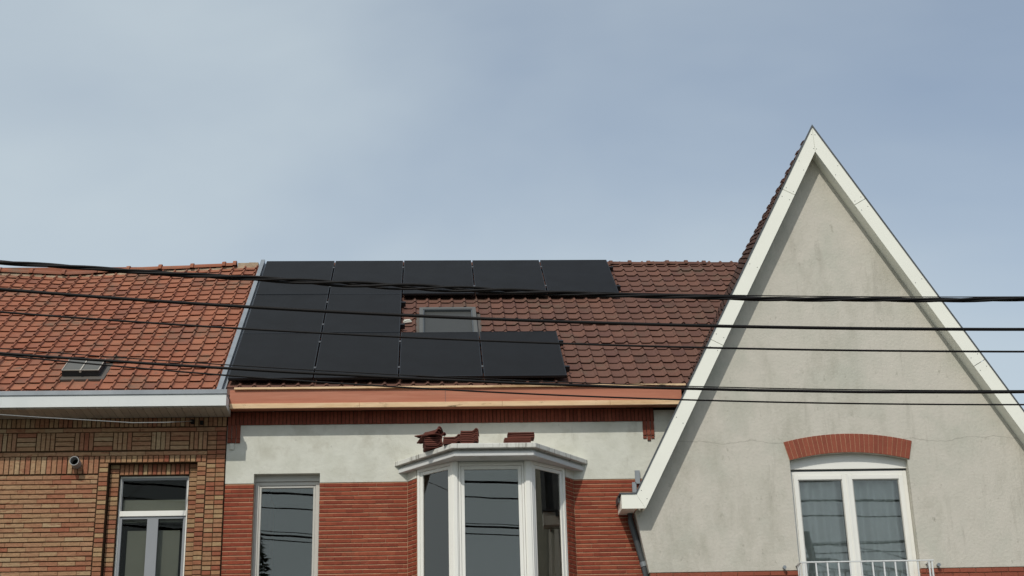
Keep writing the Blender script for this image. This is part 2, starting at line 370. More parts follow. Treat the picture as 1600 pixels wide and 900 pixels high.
# ================================================================== LEFT HOUSE (buff brick)
LH = thing('brick_house', 'buff and red brick house with orange tiled roof and white eaves box', 'house', 'terraced houses')
mb = MB(); tiled(mb, -12.0, -2.80, V_EAVE, V_RIDGE, .195, .245, PROF_L, sag=sagL,
      skip=lambda x, v: -4.98 < x < -4.45 and .36 < v < .94)
lroof = mb.build('roof', M['tile_left'], LH)
# deck below tiles
mb = MB(); xs = [-12+.4*i for i in range(24)]; xs[-1] = -2.78
vs = []; fs = []
for x in xs:
    for v in (V_EAVE, V_RIDGE*.5, V_RIDGE):
        p = roofP(x, v, -.02); p.z += sagL(x, v); vs.append(p)
for i in range(len(xs)-1):
    for k in range(2): a = i*3+k; fs.append((a, a+1, a+4, a+3))
mb.add(vs, fs).build('roof_deck', M['zinc_dark'], LH)
back_roof(-12, -2.76, LH, M['tile_left'])
mb = MB(); ridge_caps(mb, -11.9+.02, -3.22, .53, 23.40, lambda x: EZ+V_RIDGE*sin(A)+.005+sagL(x, V_RIDGE), r=.088, collar=.03)
mb.build('ridge_tiles', M['tile_left'], lroof, smooth=False)
# mortar bedding under the ridge and the bare end near the party wall
mb = MB(); x = -12.0
while x < -2.86:
    z = EZ+V_RIDGE*sin(A)+sagL(x, V_RIDGE); xe = min(x+.18, -2.84)
    h = -.015+random.uniform(0, .012)+(.06 if x > -3.3 else 0)
    mb.box(x, xe, 23.325, 23.43, z-.06, z+h); x = xe
mb.build('ridge_mortar', mat('pale ridge mortar', [srgb(186,170,146), srgb(150,130,108)], .95, .1, 12, .2, ramp_src=4.0, bump=.5), lroof)
# small iron roof light, propped open a little
RL = MB(Matrix.Translation(roofP(-4.98, .44, .035)) @ Matrix(((1,0,0,0),(0,cos(A),-sin(A),0),(0,sin(A),cos(A),0),(0,0,0,1))) @ Matrix.Rotation(radians(-3), 4, 'X'))
T0 = RL.T
f0 = MB(T0)
f0.box(0, .5, 0, .022, 0, .075).box(0, .5, .44, .46, 0, .075).box(0, .016, .022, .44, 0, .075).box(.484, .5, .022, .44, 0, .075)
rl = f0.build('roof_light', mat('dark iron', [srgb(52,52,52)], .6, .3, 6, .2), lroof)
gl0 = MB(T0); gl0.box(.0, .5, -.012, .46, .076, .084).build('pane', M['roof_light_glass'], rl)
b0 = MB(T0); b0.box(.247, .262, -.014, .462, .0845, .094).box(.0, .008, -.014, .462, .0845, .093).box(.49, .5, -.014, .462, .0845, .093).box(.008,.247,-.014,-.006,.0845,.093).box(.262,.49,-.014,-.006,.0845,.093).box(.24,.268,-.03,-.0145,.06,.098)
b0.build('glazing_bar', mat('pale worn bar', [srgb(176,170,158)], .7, .2, 9, .15), rl)
fl = MB(T0); fl.box(-.03, .58, -.12, .54, -.035, -.006).build('flashing', M['lead_flash'], rl)

# eaves: box gutter, fascia, soffit
mb = MB().box(-12, -2.622, 18.66, 19.14, 6.97, 7.125)
mb.build('fascia', M['white_gutter'], LH)
MB().box(-12, -2.615, 18.645, 18.70, 7.128, 7.186).box(-12, -2.615, 18.70, 19.02, 7.128, 7.150).build('gutter_edge', M['zinc'], LH)
mb = MB(); x = -12
while x < -2.64:
    xe = min(x+.094, -2.625); mb.box(x, xe, 18.69, 19.165, 6.955, 6.968); x += .1
mb.build('soffit', M['soffit'], LH)
# brickwork
YL = 19.17
bf = MB(); hd = MB()
G = .011
def stretchers(mb, x0, x1, z0, z1, y, cp, Lb, gz=.012, gx=.004, y1=None, phase=0):
    y1 = y+.05 if y1 is None else y1
    n = int(round((z1-z0)/cp))
    for r in range(n):
        za = z0+r*(z1-z0)/n; zb = za+(z1-z0)/n-gz
        x = x0 - (Lb*(.5 if (r+phase) % 2 else 0)) - (random.uniform(0, .06))
        while x < x1-.02:
            l = Lb*random.uniform(.96, 1.04)
            a = max(x, x0); b_ = min(x+l-gx, x1)
            if x1-(x+l) < .04: b_ = x1; l = x1-x
            if b_-a > .03: mb.brick(a, b_, y, y1, za, zb)
            x += l
def soldiers(mb, x0, x1, z0, z1, y, p=.0615, g=.011, y1=None):
    y1 = y+.05 if y1 is None else y1
    n = max(1, int(round((x1-x0)/p))); q = (x1-x0)/n
    for i in range(n): mb.brick(x0+i*q+g/2, x0+(i+1)*q-g/2, y, y1, z0, z1)
def column(mb, x0, x1, z0, z1, y, cp=.0615, g=.011, y1=None, z_off=0):
    y1 = y+.05 if y1 is None else y1
    n = int(round((z1-z0)/cp))
    for r in range(n):
        za = z0+r*(z1-z0)/n; mb.brick(x0+.005, x1-.005, y, y1, za+g/2, za+(z1-z0)/n-g/2)
ZB = 4.0
soldiers(bf, -12, -2.67, 6.835, 6.953, YL)
stretchers(bf, -12, -2.67, 6.768, 6.829, YL, .061, .25)
x = -5.403-.5*14; k = 0
while x < -2.93:
    xe = min(x+.25, -2.916)
    if k % 2 == 0: column(bf, x, xe, 6.513, 6.762, YL, .0622)
    else: soldiers(bf, x+.003, xe-.003, 6.52, 6.757, YL)
    x += .25; k += 1
column(hd, -2.914, -2.793, 6.513, 6.762, YL); column(hd, -2.793, -2.672, 6.513, 6.762, YL)
stretchers(bf, -12, -2.914, 6.446, 6.507, YL, .061, .23)
soldiers(bf, -12, -4.313, 6.208, 6.437, YL, .068)
soldiers(hd, -4.307, -2.916, 6.352, 6.440, YL, .068)
stretchers(bf, -12, -4.317, ZB, 6.198, YL, .0633, .235, .0125, .003)
column(hd, -4.307, -4.187, ZB, 6.346, YL)
column(hd, -3.033, -2.916, ZB, 6.346, YL); 
column(hd, -2.914, -2.793, ZB, 6.507, YL+.006); column(hd, -2.793, -2.672, ZB, 6.507, YL-.004)
wl = MB()
wl.box(-12, -4.187, YL+.016, 19.6, 0, 7.2).box(-4.187, -3.033, YL+.016, 19.6, 6.349, 7.2).box(-3.033, -2.67, YL+.016, 19.6, 0, 7.2)
wl.box(-4.187, -3.033, YL+.016, 19.6, 0, 4.2)
# inner reveal layer
wl.box(-4.187, -4.056, 19.286, 19.6, 4.2, 6.349).box(-3.150, -3.033, 19.286, 19.6, 4.2, 6.349).box(-4.056, -3.150, 19.286, 19.6, 6.203, 6.349)
house_shell(wl, -12, -2.67, 7.2)
wall = wl.build('wall', M['mortar_dark'], LH)
bf.build('brickwork', M['brick_buff'], wall)
column(hd, -4.182, -4.058, 4.2, 6.349, 19.27); column(hd, -3.148, -3.037, 4.2, 6.349, 19.27)
soldiers(hd, -4.056, -3.150, 6.206, 6.349, 19.272)
hd.build('brick_trim', M['brick_head'], wall)
# window
W = MB(); frame(W, -4.054, -3.152, 4.25, 6.20, .022, 19.335, 19.40)
W.box(-4.032, -3.174, 19.325, 19.40, 5.665, 5.735)
win = W.build('window', M['white_pvc'], LH, bevel=.003)
S_ = MB(); frame(S_, -4.030, -3.176, 4.272, 5.663, .032, 19.342, 19.39); S_.box(-3.672, -3.528, 19.340, 19.389, 4.304, 5.631)
S_.box(-4.030, -3.176, 19.350, 19.39, 6.150, 6.176); S_.box(-4.030, -4.018, 19.350, 19.39, 5.737, 6.148).box(-3.190, -3.176, 19.350, 19.39, 5.737, 6.148)
S_.build('sash', M['sash_grey'], win, bevel=.003)
MB().box(-4.018, -3.190, 19.362, 19.368, 5.737, 6.150).build('pane', M['glass_dull'], win)
MB().box(-3.998, -3.674, 19.362, 19.368, 4.304, 5.631).build('pane', M['glass_dull'], win)
MB().box(-3.526, -3.208, 19.362, 19.368, 4.304, 5.631).build('pane', M['glass_dull'], win)
MB().box(-3.94, -3.26, 19.46, 19.465, 4.3, 5.50).build('roller_blind', M['blind'], win)
MB().box(-4.01, -3.19, 19.42, 19.425, 5.60, 5.90).build('roller_blind', M['blind'], win)
def room(x0, x1, y0, y1, z0, z1, parent):
    MB().add([(x0,y0,z0),(x1,y0,z0),(x1,y1,z0),(x0,y1,z0),(x0,y0,z1),(x1,y0,z1),(x1,y1,z1),(x0,y1,z1)],
        [(0,1,2,3),(4,7,6,5),(1,5,6,2),(2,6,7,3),(3,7,4,0)]).build('room', M['interior'], parent)
room(-5.4, -2.9, 19.61, 23, 3.4, 6.6, LH)
MB().box(-4.20, -3.02, 19.10, 19.40, 4.14, 4.198).build('window_sill', mat('blue stone', [srgb(110,112,114)], .7, .3, 9, .1), LH)
# vent pipe stub
vp = MB(); c0 = Vector((-4.60, 19.165, 6.335)); d = Vector((0, -1, .06)).normalized()
n = 20; vs = []; fs = []
for (dd, rr) in ((0, .062), (.15, .062), (.15, .052), (.0, .052)):
    for k in range(n): vs.append(c0+d*dd+Vector((rr*cos(2*pi*k/n), 0, rr*sin(2*pi*k/n))))
for i in range(3):
    for k in range(n): fs.append((i*n+k, i*n+(k+1) % n, (i+1)*n+(k+1) % n, (i+1)*n+k))
vp.add(vs, fs); pipe = vp.build('vent_pipe', M['pipe_grey'], LH, smooth=False)
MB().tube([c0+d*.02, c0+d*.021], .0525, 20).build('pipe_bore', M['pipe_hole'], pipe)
rebase(LH, (-7.3, 23, 0))

# ================================================================== MIDDLE HOUSE (stucco band, red brick, bay)
MH = thing('terraced_house', 'narrow house with brown tiled roof, pale stucco band and red brick around a bay window', 'house', 'terraced houses')
YM = 19.20
def gplane_x(z, off=0): return 5.555-(11.074-z)/1.872 - off
def roofZ(y): return EZ+(y-EY)*TA
def sky_skip(x, v):
    y = EY+v*cos(A); z = EZ+v*sin(A)
    if x > gplane_x(z)+.12: return True
    return -.14 < x < .78 and 1.74 < v < 3.02
mb = MB(); tiled(mb, -2.70, 5.6, V_EAVE, V_RIDGE, .195, .262, PROF, skip=sky_skip)
mroof = mb.build('roof', M['tile_mid'], MH)
p = [roofP(-2.76, V_EAVE, -.02), roofP(3.35, V_EAVE, -.02), roofP(5.37, V_RIDGE, -.02), roofP(-2.76, V_RIDGE, -.02)]
MB().add(p, [(0, 1, 2, 3)]).build('roof_deck', M['zinc_dark'], MH)
back_roof(-2.75, 5.3, MH, M['tile_mid'])
mb = MB(); ridge_caps(mb, -2.68, 4.78, .325, 23.40, lambda x: EZ+V_RIDGE*sin(A)-.020, r=.075, collar=.024)
mb.build('ridge_tiles', M['tile_mid'], mroof)
MB().box(4.79, 5.34, 23.34, 23.44, EZ+V_RIDGE*sin(A)-.03, EZ+V_RIDGE*sin(A)+.022).build('ridge_board', M['tile_mid'], mroof)
# party flashing between the two roofs
TR = Matrix.Translation(roofP(0, 0, 0)) @ Matrix(((1,0,0,0),(0,cos(A),-sin(A),0),(0,sin(A),cos(A),0),(0,0,0,1)))
mb = MB(TR); mb.box(-2.80, -2.735, V_EAVE-.05, V_RIDGE+.06, 0, .105).box(-2.735, -2.70, V_EAVE, V_RIDGE+.02, 0, .045)
mb.build('party_flashing', M['zinc'], MH)
# roof window
f0 = MB(TR)
x0, x1, v0, v1 = -.115, .752, 1.78, 2.98
f0.box(x0, x1, v1-.075, v1, -.02, .105).box(x0, x1, v0, v0+.05, -.02, .100).box(x0, x0+.055, v0+.05, v1-.075, -.02, .105).box(x1-.055, x1, v0+.05, v1-.075, -.02, .105)
rw = f0.build('roof_window', mat('grey cladding', [srgb(90,90,86)], .5, .4, 4, .05), mroof)
f1 = MB(TR); f1.box(x0+.055, x1-.055, v1-.10, v1-.0755, .0, .098).box(x0+.055, x0+.075, v0+.05, v1-.10, .0, .096).box(x1-.075, x1-.055, v0+.05, v1-.10, .0, .096).build('sash', M['zinc_dark'], rw)
MB(TR).box(x0+.075, x1-.075, v0+.05, v1-.10, .05, .062).build('pane', mat('grey roof pane', [srgb(66,67,65)], .45, .15, 3, .04), rw)
MB(TR).box(x0-.07, x0-.003, v0-.05, v1+.05, -.01, .020).build('flashing', M['lead_flash'], rw)
MB(TR).box(x1+.003, x1+.07, v0-.05, v1+.05, -.01, .020).build('flashing', M['lead_flash'], rw)

# eaves: reddish board with two pale battens
MB().box(-2.618, 3.425, 18.955, 19.01, 7.035, 7.262).box(-2.618, 3.50, 19.012, 19.19, 7.034, 7.06).build('fascia', M['fascia_red'], MH)
bt = MB().box(-2.560, 3.49, 18.925, 19.00, 7.264, 7.292); bt.build('batten', M['batten'], MH, bevel=.003)
bt = MB(); x = -2.612
for xe in (-.9, 1.0, 2.45, 3.40): bt.box(x, xe-.003, 18.925, 18.953, 7.002, 7.068); x = xe
bt.build('batten', M['batten'], MH, bevel=.003)
MB().box(.238, .242, 18.952, 18.956, 7.07, 7.262).build('board_joint', M['zinc_dark'], MH)
# walls
wl = MB()
wx0, wx1, wt = -2.289, -1.424, 6.183
bx0, bx1 = -.11, 1.80
zb = 6.055
# stucco: left pier bottoms, band
st = MB()
st.box(-2.664, wx0, YM, YM+.4, zb, 6.845).box(wx0, wx1, YM, YM+.4, wt, 6.845).box(wx1, bx0-.03, YM, YM+.4, zb, 6.845)
st.box(bx0-.03, bx1+.03, YM, YM+.4, 6.16, 6.845).box(bx1+.03, 3.6, YM, YM+.4, zb, 6.845).box(3.07, 3.6, YM+.002, YM+.4, 6.847, 7.0)
stu = st.build('stucco_band', M['stucco_mid'], MH)
# soldier band under the eaves + corner corbels
bd = MB(); soldiers(bd, -2.66, 3.066, 6.845, 7.02, YM-.02, .052, .008, YM+.2)
soldiers(bd, -2.662, -2.485, 6.66, 6.843, YM-.022, .058, .008, YM+.01); soldiers(bd, -2.662, -2.485, 6.60, 6.657, YM-.022, .058, .008, YM+.01)
soldiers(bd, 2.905, 3.066, 6.645, 6.843, YM-.022, .054, .008, YM+.01); soldiers(bd, 2.96, 3.012, 6.575, 6.64, YM-.022, .054, .008, YM+.01)
soldiers(bd, 2.905, 3.066, 6.60, 6.64, YM-.012, .054, .008, YM+.01)
MB().box(-2.664, 3.07, YM-.008, YM+.3, 6.848, 7.03).build('soldier_course_bed', M['mortar_dark'], MH)
bd.build('soldier_course', M['brick_dark'], MH)
MB().box(-2.62, -2.565, YM-.022, YM-.001, 6.51, 6.595).build('stucco_drip', M['stucco_mid'], stu, bevel=.006)
# red brick piers
wl.box(-2.664, wx0, YM+.0075, YM+.4, 0, zb-.002).box(wx0, wx1, YM+.0075, YM+.4, 0, 4.1).box(wx1, bx0-.03, YM+.0075, YM+.4, 0, zb-.002).box(bx1+.03, 3.6, YM+.0075, YM+.4, 0, zb-.002)
wl.box(bx0-.03, bx1+.03, YM+.0075, YM+.4, 0, 4.2)
house_shell(wl, -2.66, 2.75, 7.2)
wall = wl.build('wall', M['mortar_light'], MH)
rb = MB(); stretchers(rb, -2.662, wx0, ZB, zb-.008, YM, .0577, .23, .0135, .0018); rb.build('brickwork', M['brick_red'], wall); rb = MB()
stretchers(rb, wx1, -.272, ZB, zb-.004, YM, .0577, .23, .0135, .0018); rb.build('brickwork', M['brick_red'], wall); rb = MB()
stretchers(rb, 1.942, 3.10, ZB, zb+.004-.008, YM, .0577, .23, .0135, .0018)
rb.build('brickwork', M['brick_red'], wall)
# splayed header quoins each side of the bay
for (P0, P1) in (((-.270, YM), (-.150, 19.01)), ((1.820, 19.03), (1.940, YM))):
    a = atan2(P1[1]-P0[1], P1[0]-P0[0]); L_ = sqrt((P1[0]-P0[0])**2+(P1[1]-P0[1])**2)
    T = Matrix.Translation((P0[0], P0[1], 0)) @ Matrix.Rotation(a, 4, 'Z')
    q = MB(T); column(q, 0, L_/2, ZB, zb-.006, 0, .0577, .013); column(q, L_/2, L_, ZB, zb-.006, 0, .0577, .013)
    quo = q.build('quoin', M['brick_red'], wall)
    MB(T).box(0, L_, .008, .05, 3.4, zb-.004).build('quoin_bed', M['mortar_light'], quo)
    MB(T).box(0, L_, 0, .06, zb, 6.163).build('quoin_head', M['stucco_mid'], quo)
# window of the left pier
W = MB(); frame(W, wx0+.012, wx1-.012, 4.25, 6.098, .05, YM+.12, YM+.19)
W.box(wx0, wx0+.010, YM+.10, YM+.19, 4.2, 6.10).box(wx1-.010, wx1, YM+.10, YM+.19, 4.2, 6.10)
mwin = W.build('window', M['grey_pvc'], MH, bevel=.004)
W = MB(); frame(W, wx0+.064, wx1-.064, 4.302, 6.046, .028, YM+.13, YM+.18); W.build('sash', M['grey_pvc'], mwin, bevel=.004)
W = MB().box(wx0, wx1, YM+.10, YM+.3, 6.10, 6.182).build('head_panel', M['grey_pvc'], mwin)
MB().box(wx0+.094, wx1-.094, YM+.150, YM+.156, 4.33, 6.016).build('pane', M['glass'], mwin)
room(-2.5, -.6, 19.61, 23, 3.4, 6.6, MH)
MB().box(wx0-.03, wx1+.03, YM-.07, YM+.19, 4.12, 4.198).build('window_sill', mat('blue stone sill', [srgb(110,112,114)], .7, .3, 9, .1), MH)

# bay window
BY = 18.57; ax, bx = .315, 1.335; BZ0, BZ1 = 4.30, 6.163
Pl, Pr = Vector((-.140, 19.00)), Vector((1.810, 19.02)); Fl, Fr = Vector((ax, BY)), Vector((bx, BY))
base = MB()
base.box(-.13, 1.80, 19.03, YM+.01, 3.4, BZ0)
base.add([(Pl.x,Pl.y,3.4),(Fl.x,Fl.y,3.4),(Fr.x,Fr.y,3.4),(Pr.x,Pr.y,3.4),(Pl.x,Pl.y,BZ0),(Fl.x,Fl.y,BZ0),(Fr.x,Fr.y,BZ0),(Pr.x,Pr.y,BZ0)],
    [(0,1,5,4),(1,2,6,5),(2,3,7,6),(3,0,4,7),(4,5,6,7),(3,2,1,0)])
bay = base.build('bay_window', M['stucco_mid'], MH)
def seg(P0, P1):
    d = (P1-P0); L_ = d.length; a = atan2(d.y, d.x)
    return Matrix.Translation((P0.x, P0.y, 0)) @ Matrix.Rotation(a, 4, 'Z'), L_
# posts at the two front corners (three faceted profiles each)
for (P, nm, s) in ((Fl, 'l', 1), (Fr, 'r', -1)):
    po = MB(); x = P.x
    po.box(x-.004 if s > 0 else x-.095, x+.077 if s > 0 else x+.004, BY-.012, BY+.07, BZ0, BZ1)
    po.box(x+.016 if s > 0 else x-.078, x+.062 if s > 0 else x-.018, BY-.026, BY-.0125, BZ0, BZ1-.002)
    po.build('corner_post', M['white_pvc'], bay, bevel=.004)
c = MB(); frame(c, ax+.080, bx-.098, BZ0, BZ1-.03, .028, BY+.0, BY+.07); c.box(ax+.080, bx-.098, BY+.02, BY+.07, BZ1-.028, BZ1)
fc = c.build('frame', M['white_pvc'], bay, bevel=.004)
c = MB(); frame(c, ax+.110, bx-.128, BZ0+.03, BZ1-.060, .045, BY+.012, BY+.06); c.build('sash', M['white_pvc'], fc, bevel=.005)
MB().box(ax+.156, bx-.174, BY+.032, BY+.038, BZ0+.076, BZ1-.106).build('pane', M['glass'], fc)
for (P0, P1) in ((Pl, Fl), (Fr, Pr)):
    T, L_ = seg(P0, P1)
    c = MB(T); frame(c, .0, L_, BZ0, BZ1, .04, .0, .07)
    fs_ = c.build('frame', M['white_pvc'], bay, bevel=.004)
    c = MB(T); frame(c, .042, L_-.042, BZ0+.042, BZ1-.042, .045, .012, .06); c.build('sash', M['white_pvc'], fs_, bevel=.005)
    MB(T).box(.088, L_-.088, .032, .038, BZ0+.088, BZ1-.088).build('pane', M['glass'], fs_)
room(-.9, 2.6, 19.61, 23, 3.4, 6.6, MH)
# bay curtain on the left side and a small white ornament
def curtain(mb, x0, x1, y, z0, z1, amp=.02, wl=.09, n=80):
    vs = []; fs = []
    for i in range(n+1):
        t = i/n; x = x0+(x1-x0)*t; yy = y+amp*sin(x/wl*2*pi)+amp*.5*sin(x/wl*3.7+1)
        vs += [(x, yy, z0), (x, yy, z1)]
    for i in range(n): fs.append((2*i, 2*i+2, 2*i+3, 2*i+1))
    mb.add(vs, fs)
c = MB(); curtain(c, -.02, .16, 19.15, 4.3, 5.75, .015, .07); c.build('curtain', M['curtain'], bay)
# canopy: lower band and projecting slab
def canopy_poly(e, z0, z1):
    P = [(-.47+.08-e, YM+.0), (.335-e*.45, 18.30-e), (1.352+e*.45, 18.30-e), (2.165-.08+e, YM+.0)]
    vs = [(a, b_, z0) for a, b_ in P]+[(a, b_, z1) for a, b_ in P]
    return vs, [(3,2,1,0),(4,5,6,7),(0,1,5,4),(1,2,6,5),(2,3,7,6),(3,0,4,7)]
cp = MB(); cp.add(*canopy_poly(0.0, 6.165, 6.225)); cp.add(*canopy_poly(-.035, 6.2255, 6.255))
can = cp.build('canopy', M['canopy'], bay, bevel=.006)
cp = MB(); cp.add(*canopy_poly(.055, 6.2565, 6.320)); cp.build('slab', M['canopy_slab'], can, bevel=.008)
rebase(MH, (.2, 23, 0))

# ================================================================== GABLE HOUSE
GH = thing('gabled_house', 'tall steep gabled house in grey stucco with white bargeboards', 'house', 'terraced houses')
AP = Vector((5.555, 11.074)); SL, SR = 1.872, 1.725
YB, YG = 18.78, 19.0
def lx(z, off=0): return AP.x-(AP.y-z)/SL+off        # left outer line
def rx(z, off=0): return AP.x+(AP.y-z)/SR+off
pw = .188
dl = pw*sqrt(1+SL*SL)/SL; dr = pw*sqrt(1+SR*SR)/SR    # horizontal widths of the boards
# inner apex
za = AP.y - (dl+dr)/(1/SL+1/SR)
xa = lx(za)+dl
Z0, Z1 = 5.562, 5.751
def board_l(za_, zb_, first=False, last=False):
    ns = Vector((dl, -dl/SL*0))
    # joints perpendicular to the board
    def cut(z):
        o = Vector((lx(z), z)); dvec = Vector((1, SL)).normalized(); nn = Vector((dvec.y, -dvec.x)); return o, o+nn*pw
    a, b_ = cut(za_); c_, d = cut(zb_)
    if first: a = Vector((lx(Z1), Z1)); b_ = Vector((lx(Z0)+dl, Z0))
    if last: c_ = AP.copy(); d = Vector((xa, za))
    return [tuple(a), tuple(b_), tuple(d), tuple(c_)]
def board_r(za_, zb_, first=False, last=False):
    def cut(z):
        o = Vector((rx(z), z)); dvec = Vector((-1, SR)).normalized(); nn = Vector((-dvec.y, dvec.x)); 
        if nn.x > 0: nn = -nn
        return o, o+nn*pw
    a, b_ = cut(za_); c_, d = cut(zb_)
    if first: a = Vector((rx(Z1), Z1)); b_ = Vector((rx(Z0)-dr, Z0))
    if last: c_ = AP.copy(); d = Vector((xa, za))
    return [tuple(a), tuple(b_), tuple(d), tuple(c_)]
g = .0035
segsL = [board_l(0, 7.87-g, first=True), board_l(7.87+g, 10.10-g), board_l(10.10+g, 0, last=True)]
segsR = [board_r(0, 7.55-g, first=True), board_r(7.55+g, 9.95-g), board_r(9.95+g, 0, last=True)]
for i, s in enumerate(segsL+segsR):
    if i in (2, 5):   # mitre gap at the apex
        sx = -.002 if i == 2 else .002
        s[2] = (s[2][0]+sx, s[2][1]); s[3] = (s[3][0]+sx, s[3][1])
    o = MB().poly(s, YB, YB+.022).build('bargeboard', M['white_board'], GH)
    sm = MB()
    for t in (0.04, .5, .96):
        for e in (.2, .8):
            a = Vector(s[0]).lerp(Vector(s[3]), t); b_ = Vector(s[1]).lerp(Vector(s[2]), t); q = a.lerp(b_, e)
            MB().tube([(q.x, YB-.002, q.y), (q.x, YB+.004, q.y)], .006, 8).build('screw_head', M['zinc_dark'], o)
# kneelers (boxed eaves ends)
for s in (1, -1):
    if s > 0:
        xo = 2.513; face = [(xo, Z0), (lx(Z0)+dl-.003, Z0), (lx(Z1)-.003, Z1), (xo, Z1)]
        bxs = (xo, lx(Z0)+dl)
    else:
        xo = rx(Z1)+.2; face = [(rx(Z0)-dr+.003, Z0), (xo, Z0), (xo, Z1), (rx(Z1)+.003, Z1)]
        bxs = (rx(Z0)-dr, xo)
    o = MB().poly(face, YB, YB+.022).build('eaves_box', M['white_board'], GH)
    MB().box(bxs[0]+.002, bxs[1]-.12 if s > 0 else bxs[1]-.002, YB+.0225, 19.199, Z0+.003, Z1-.01).build('eaves_box_side', M['white_board'], o)
    MB().box(xo-.02 if s > 0 else rx(Z1)+.01, lx(Z1)-.01 if s > 0 else xo+.02, YB-.010, 19.195, Z1+.001, Z1+.022).box(xo-.022 if s > 0 else xo+.002, xo-.002 if s > 0 else xo+.022, 18.95, 19.19, Z1-.07, Z1).build('gutter', M['zinc_dark'], o)
# verge soffits
for s in (1, -1):
    if s > 0: P = [(lx(Z0)+dl-.0, Z0), (xa, za), (xa-.02, za+.0), (lx(Z0)+dl-.02, Z0)]
    else: P = [(rx(Z0)-dr, Z0), (xa, za), (xa+.02, za), (rx(Z0)-dr+.02, Z0)]
    if s > 0: P = [(P[0][0]-.003, P[0][1]), (P[1][0]-.003, P[1][1]), P[2], P[3]]
    else: P = [(P[0][0]+.003, P[0][1]), (P[1][0]+.003, P[1][1]), P[2], P[3]]
    MB().poly(P, YB+.0225, YG+.05).build('verge_soffit', M['white_board'], GH)
# roof decks
o5 = .012
MB().poly([(lx(5.80)+.09, 5.80), (AP.x, AP.y-.17), (AP.x, AP.y-.23), (lx(5.80)+.12, 5.80)], YB+.024, 26.5).build('roof_deck', M['zinc_dark'], GH)
MB().poly([(rx(5.80)-.09, 5.80), (AP.x+.001, AP.y-.17), (AP.x+.001, AP.y-.23), (rx(5.80)-.12, 5.80)], YB+.024, 26.5).build('roof_deck', M['zinc_dark'], GH)
# verge trim: thin zinc strip along the board tops
MB().poly([(lx(Z1)-.012, Z1+.01), (AP.x, AP.y+.045), (AP.x, AP.y+.003), (lx(Z1)+.003, Z1-.0)], YB-.008, YB+.05).build('verge_trim', M['zinc_dark'], GH)
MB().poly([(rx(Z1)+.012, Z1+.01), (AP.x+.001, AP.y+.045), (AP.x+.001, AP.y+.003), (rx(Z1)-.003, Z1-.0)], YB-.008, YB+.05).build('verge_trim', M['zinc_dark'], GH)
# tiles on both slopes
def gtiles(side):
    S = SL if side > 0 else SR
    ev = Vector((side*1, 0, S)).normalized()            # up-slope
    eu = Vector((0, -side, 0))
    en = eu.cross(ev).normalized()
    if en.z < 0: en = -en
    P = Vector((AP.x, 0, AP.y-.15))
    mb = MB(); Ltot = (AP.y-5.95)/ev.z; nrow = int(Ltot/.262)
    for r in range(nrow):
        v = -Ltot+r*.262
        z = AP.y+v*ev.z
        for c in range(27):
            yc = YB+.05+c*.195
            if side > 0 and yc > 19.2 and z < roofZ(yc+.2)-.35: continue
            if side > 0 and yc > 23.4 and z < roofZ(23.4)-(yc-23.4)*TA-.35: continue
            if side > 0 and z < 7.3: continue
            if side > 0: u = -(yc+.2); uu = u
            else: uu = yc
            Pp = P
            add_tile(mb, P, eu, ev, en, uu, v, Lt=min(.32, -v), lift=.060, prof=PROF_G)
    return mb
groof = gtiles(1).build('roof', M['tile_gable'], GH)
gtiles(-1).build('roof', M['tile_gable'], GH)
mb = MB()
y = YB+.06
while y < 26:
    ye = y+.33; vs = []; fs = []
    for (yy, rr) in ((y, .075), (ye-.04, .07), (ye-.038, .095), (ye+.01, .095)):
        vs += [(AP.x+rr*cos(t), yy, AP.y-.115+rr*sin(t)) for t in [pi*i/8 for i in range(9)]]
    for i in range(3):
        for k in range(8): a = i*9+k; fs.append((a, a+1, a+10, a+9))
    mb.add(vs, fs); y = ye
mb.build('ridge_tiles', M['tile_gable'], groof)
# stucco gable wall with arched opening
wx0, wx1 = 4.828, 6.432; xc = (wx0+wx1)/2+.012
R_in, R_out = 3.34, 3.595; zc = 6.584-R_out
hole = [(wx0, 4.05), (wx1, 4.05)]
na = 16
for i in range(na+1):
    x = wx1+(wx0-wx1)*i/na; hole.append((x, zc+sqrt(R_in**2-(x-xc)**2)))
zw = 4.768
# stucco part above the brick course
outer = [(2.856, zw), (2.715, 5.56), (lx(5.86)+.13, 5.86), (AP.x, AP.y-.25), (rx(5.60)-.14, 5.60), (8.5, 5.55), (8.5, zw), (wx1, zw)]
outer += [(x, z) for (x, z) in hole[2:]] + [(wx0, zw)]
gw = MB().poly(outer, YG, YG+.30).build('gable_wall', M['stucco_gable'], GH)
wl = MB(); wl.box(2.87, wx0, YG+.014, YG+.3, 0, zw-.003).box(wx1, 8.5, YG+.014, YG+.3, 0, zw-.003).box(wx0, wx1, YG+.014, YG+.3, 0, 3.95)
wl.box(2.75, 2.99, 19.31, 27.0, 0, 5.8).box(8.25, 8.49, 19.31, 27.0, 0, 5.8).box(2.99, 8.25, 26.76, 27.0, 0, 5.8)
lw = wl.build('wall', M['mortar_light'], GH)
rb = MB(); stretchers(rb, 2.872, wx0, zw-.012-.062*12, zw-.002, YG-.004, .062, .215, .010, .008); rb.build('brickwork', M['brick_arch'], lw); rb = MB(); stretchers(rb, wx1, 8.5, zw-.012-.062*12, zw-.002, YG-.004, .062, .215, .010, .008)
rb.build('brickwork', M['brick_arch'], lw)
# back gable so the loft is closed
MB().poly([(2.8, 5.6), (8.6, 5.6), (AP.x, AP.y-.26)], 26.2, 26.4).build('rear_gable', M['stucco_gable'], GH)
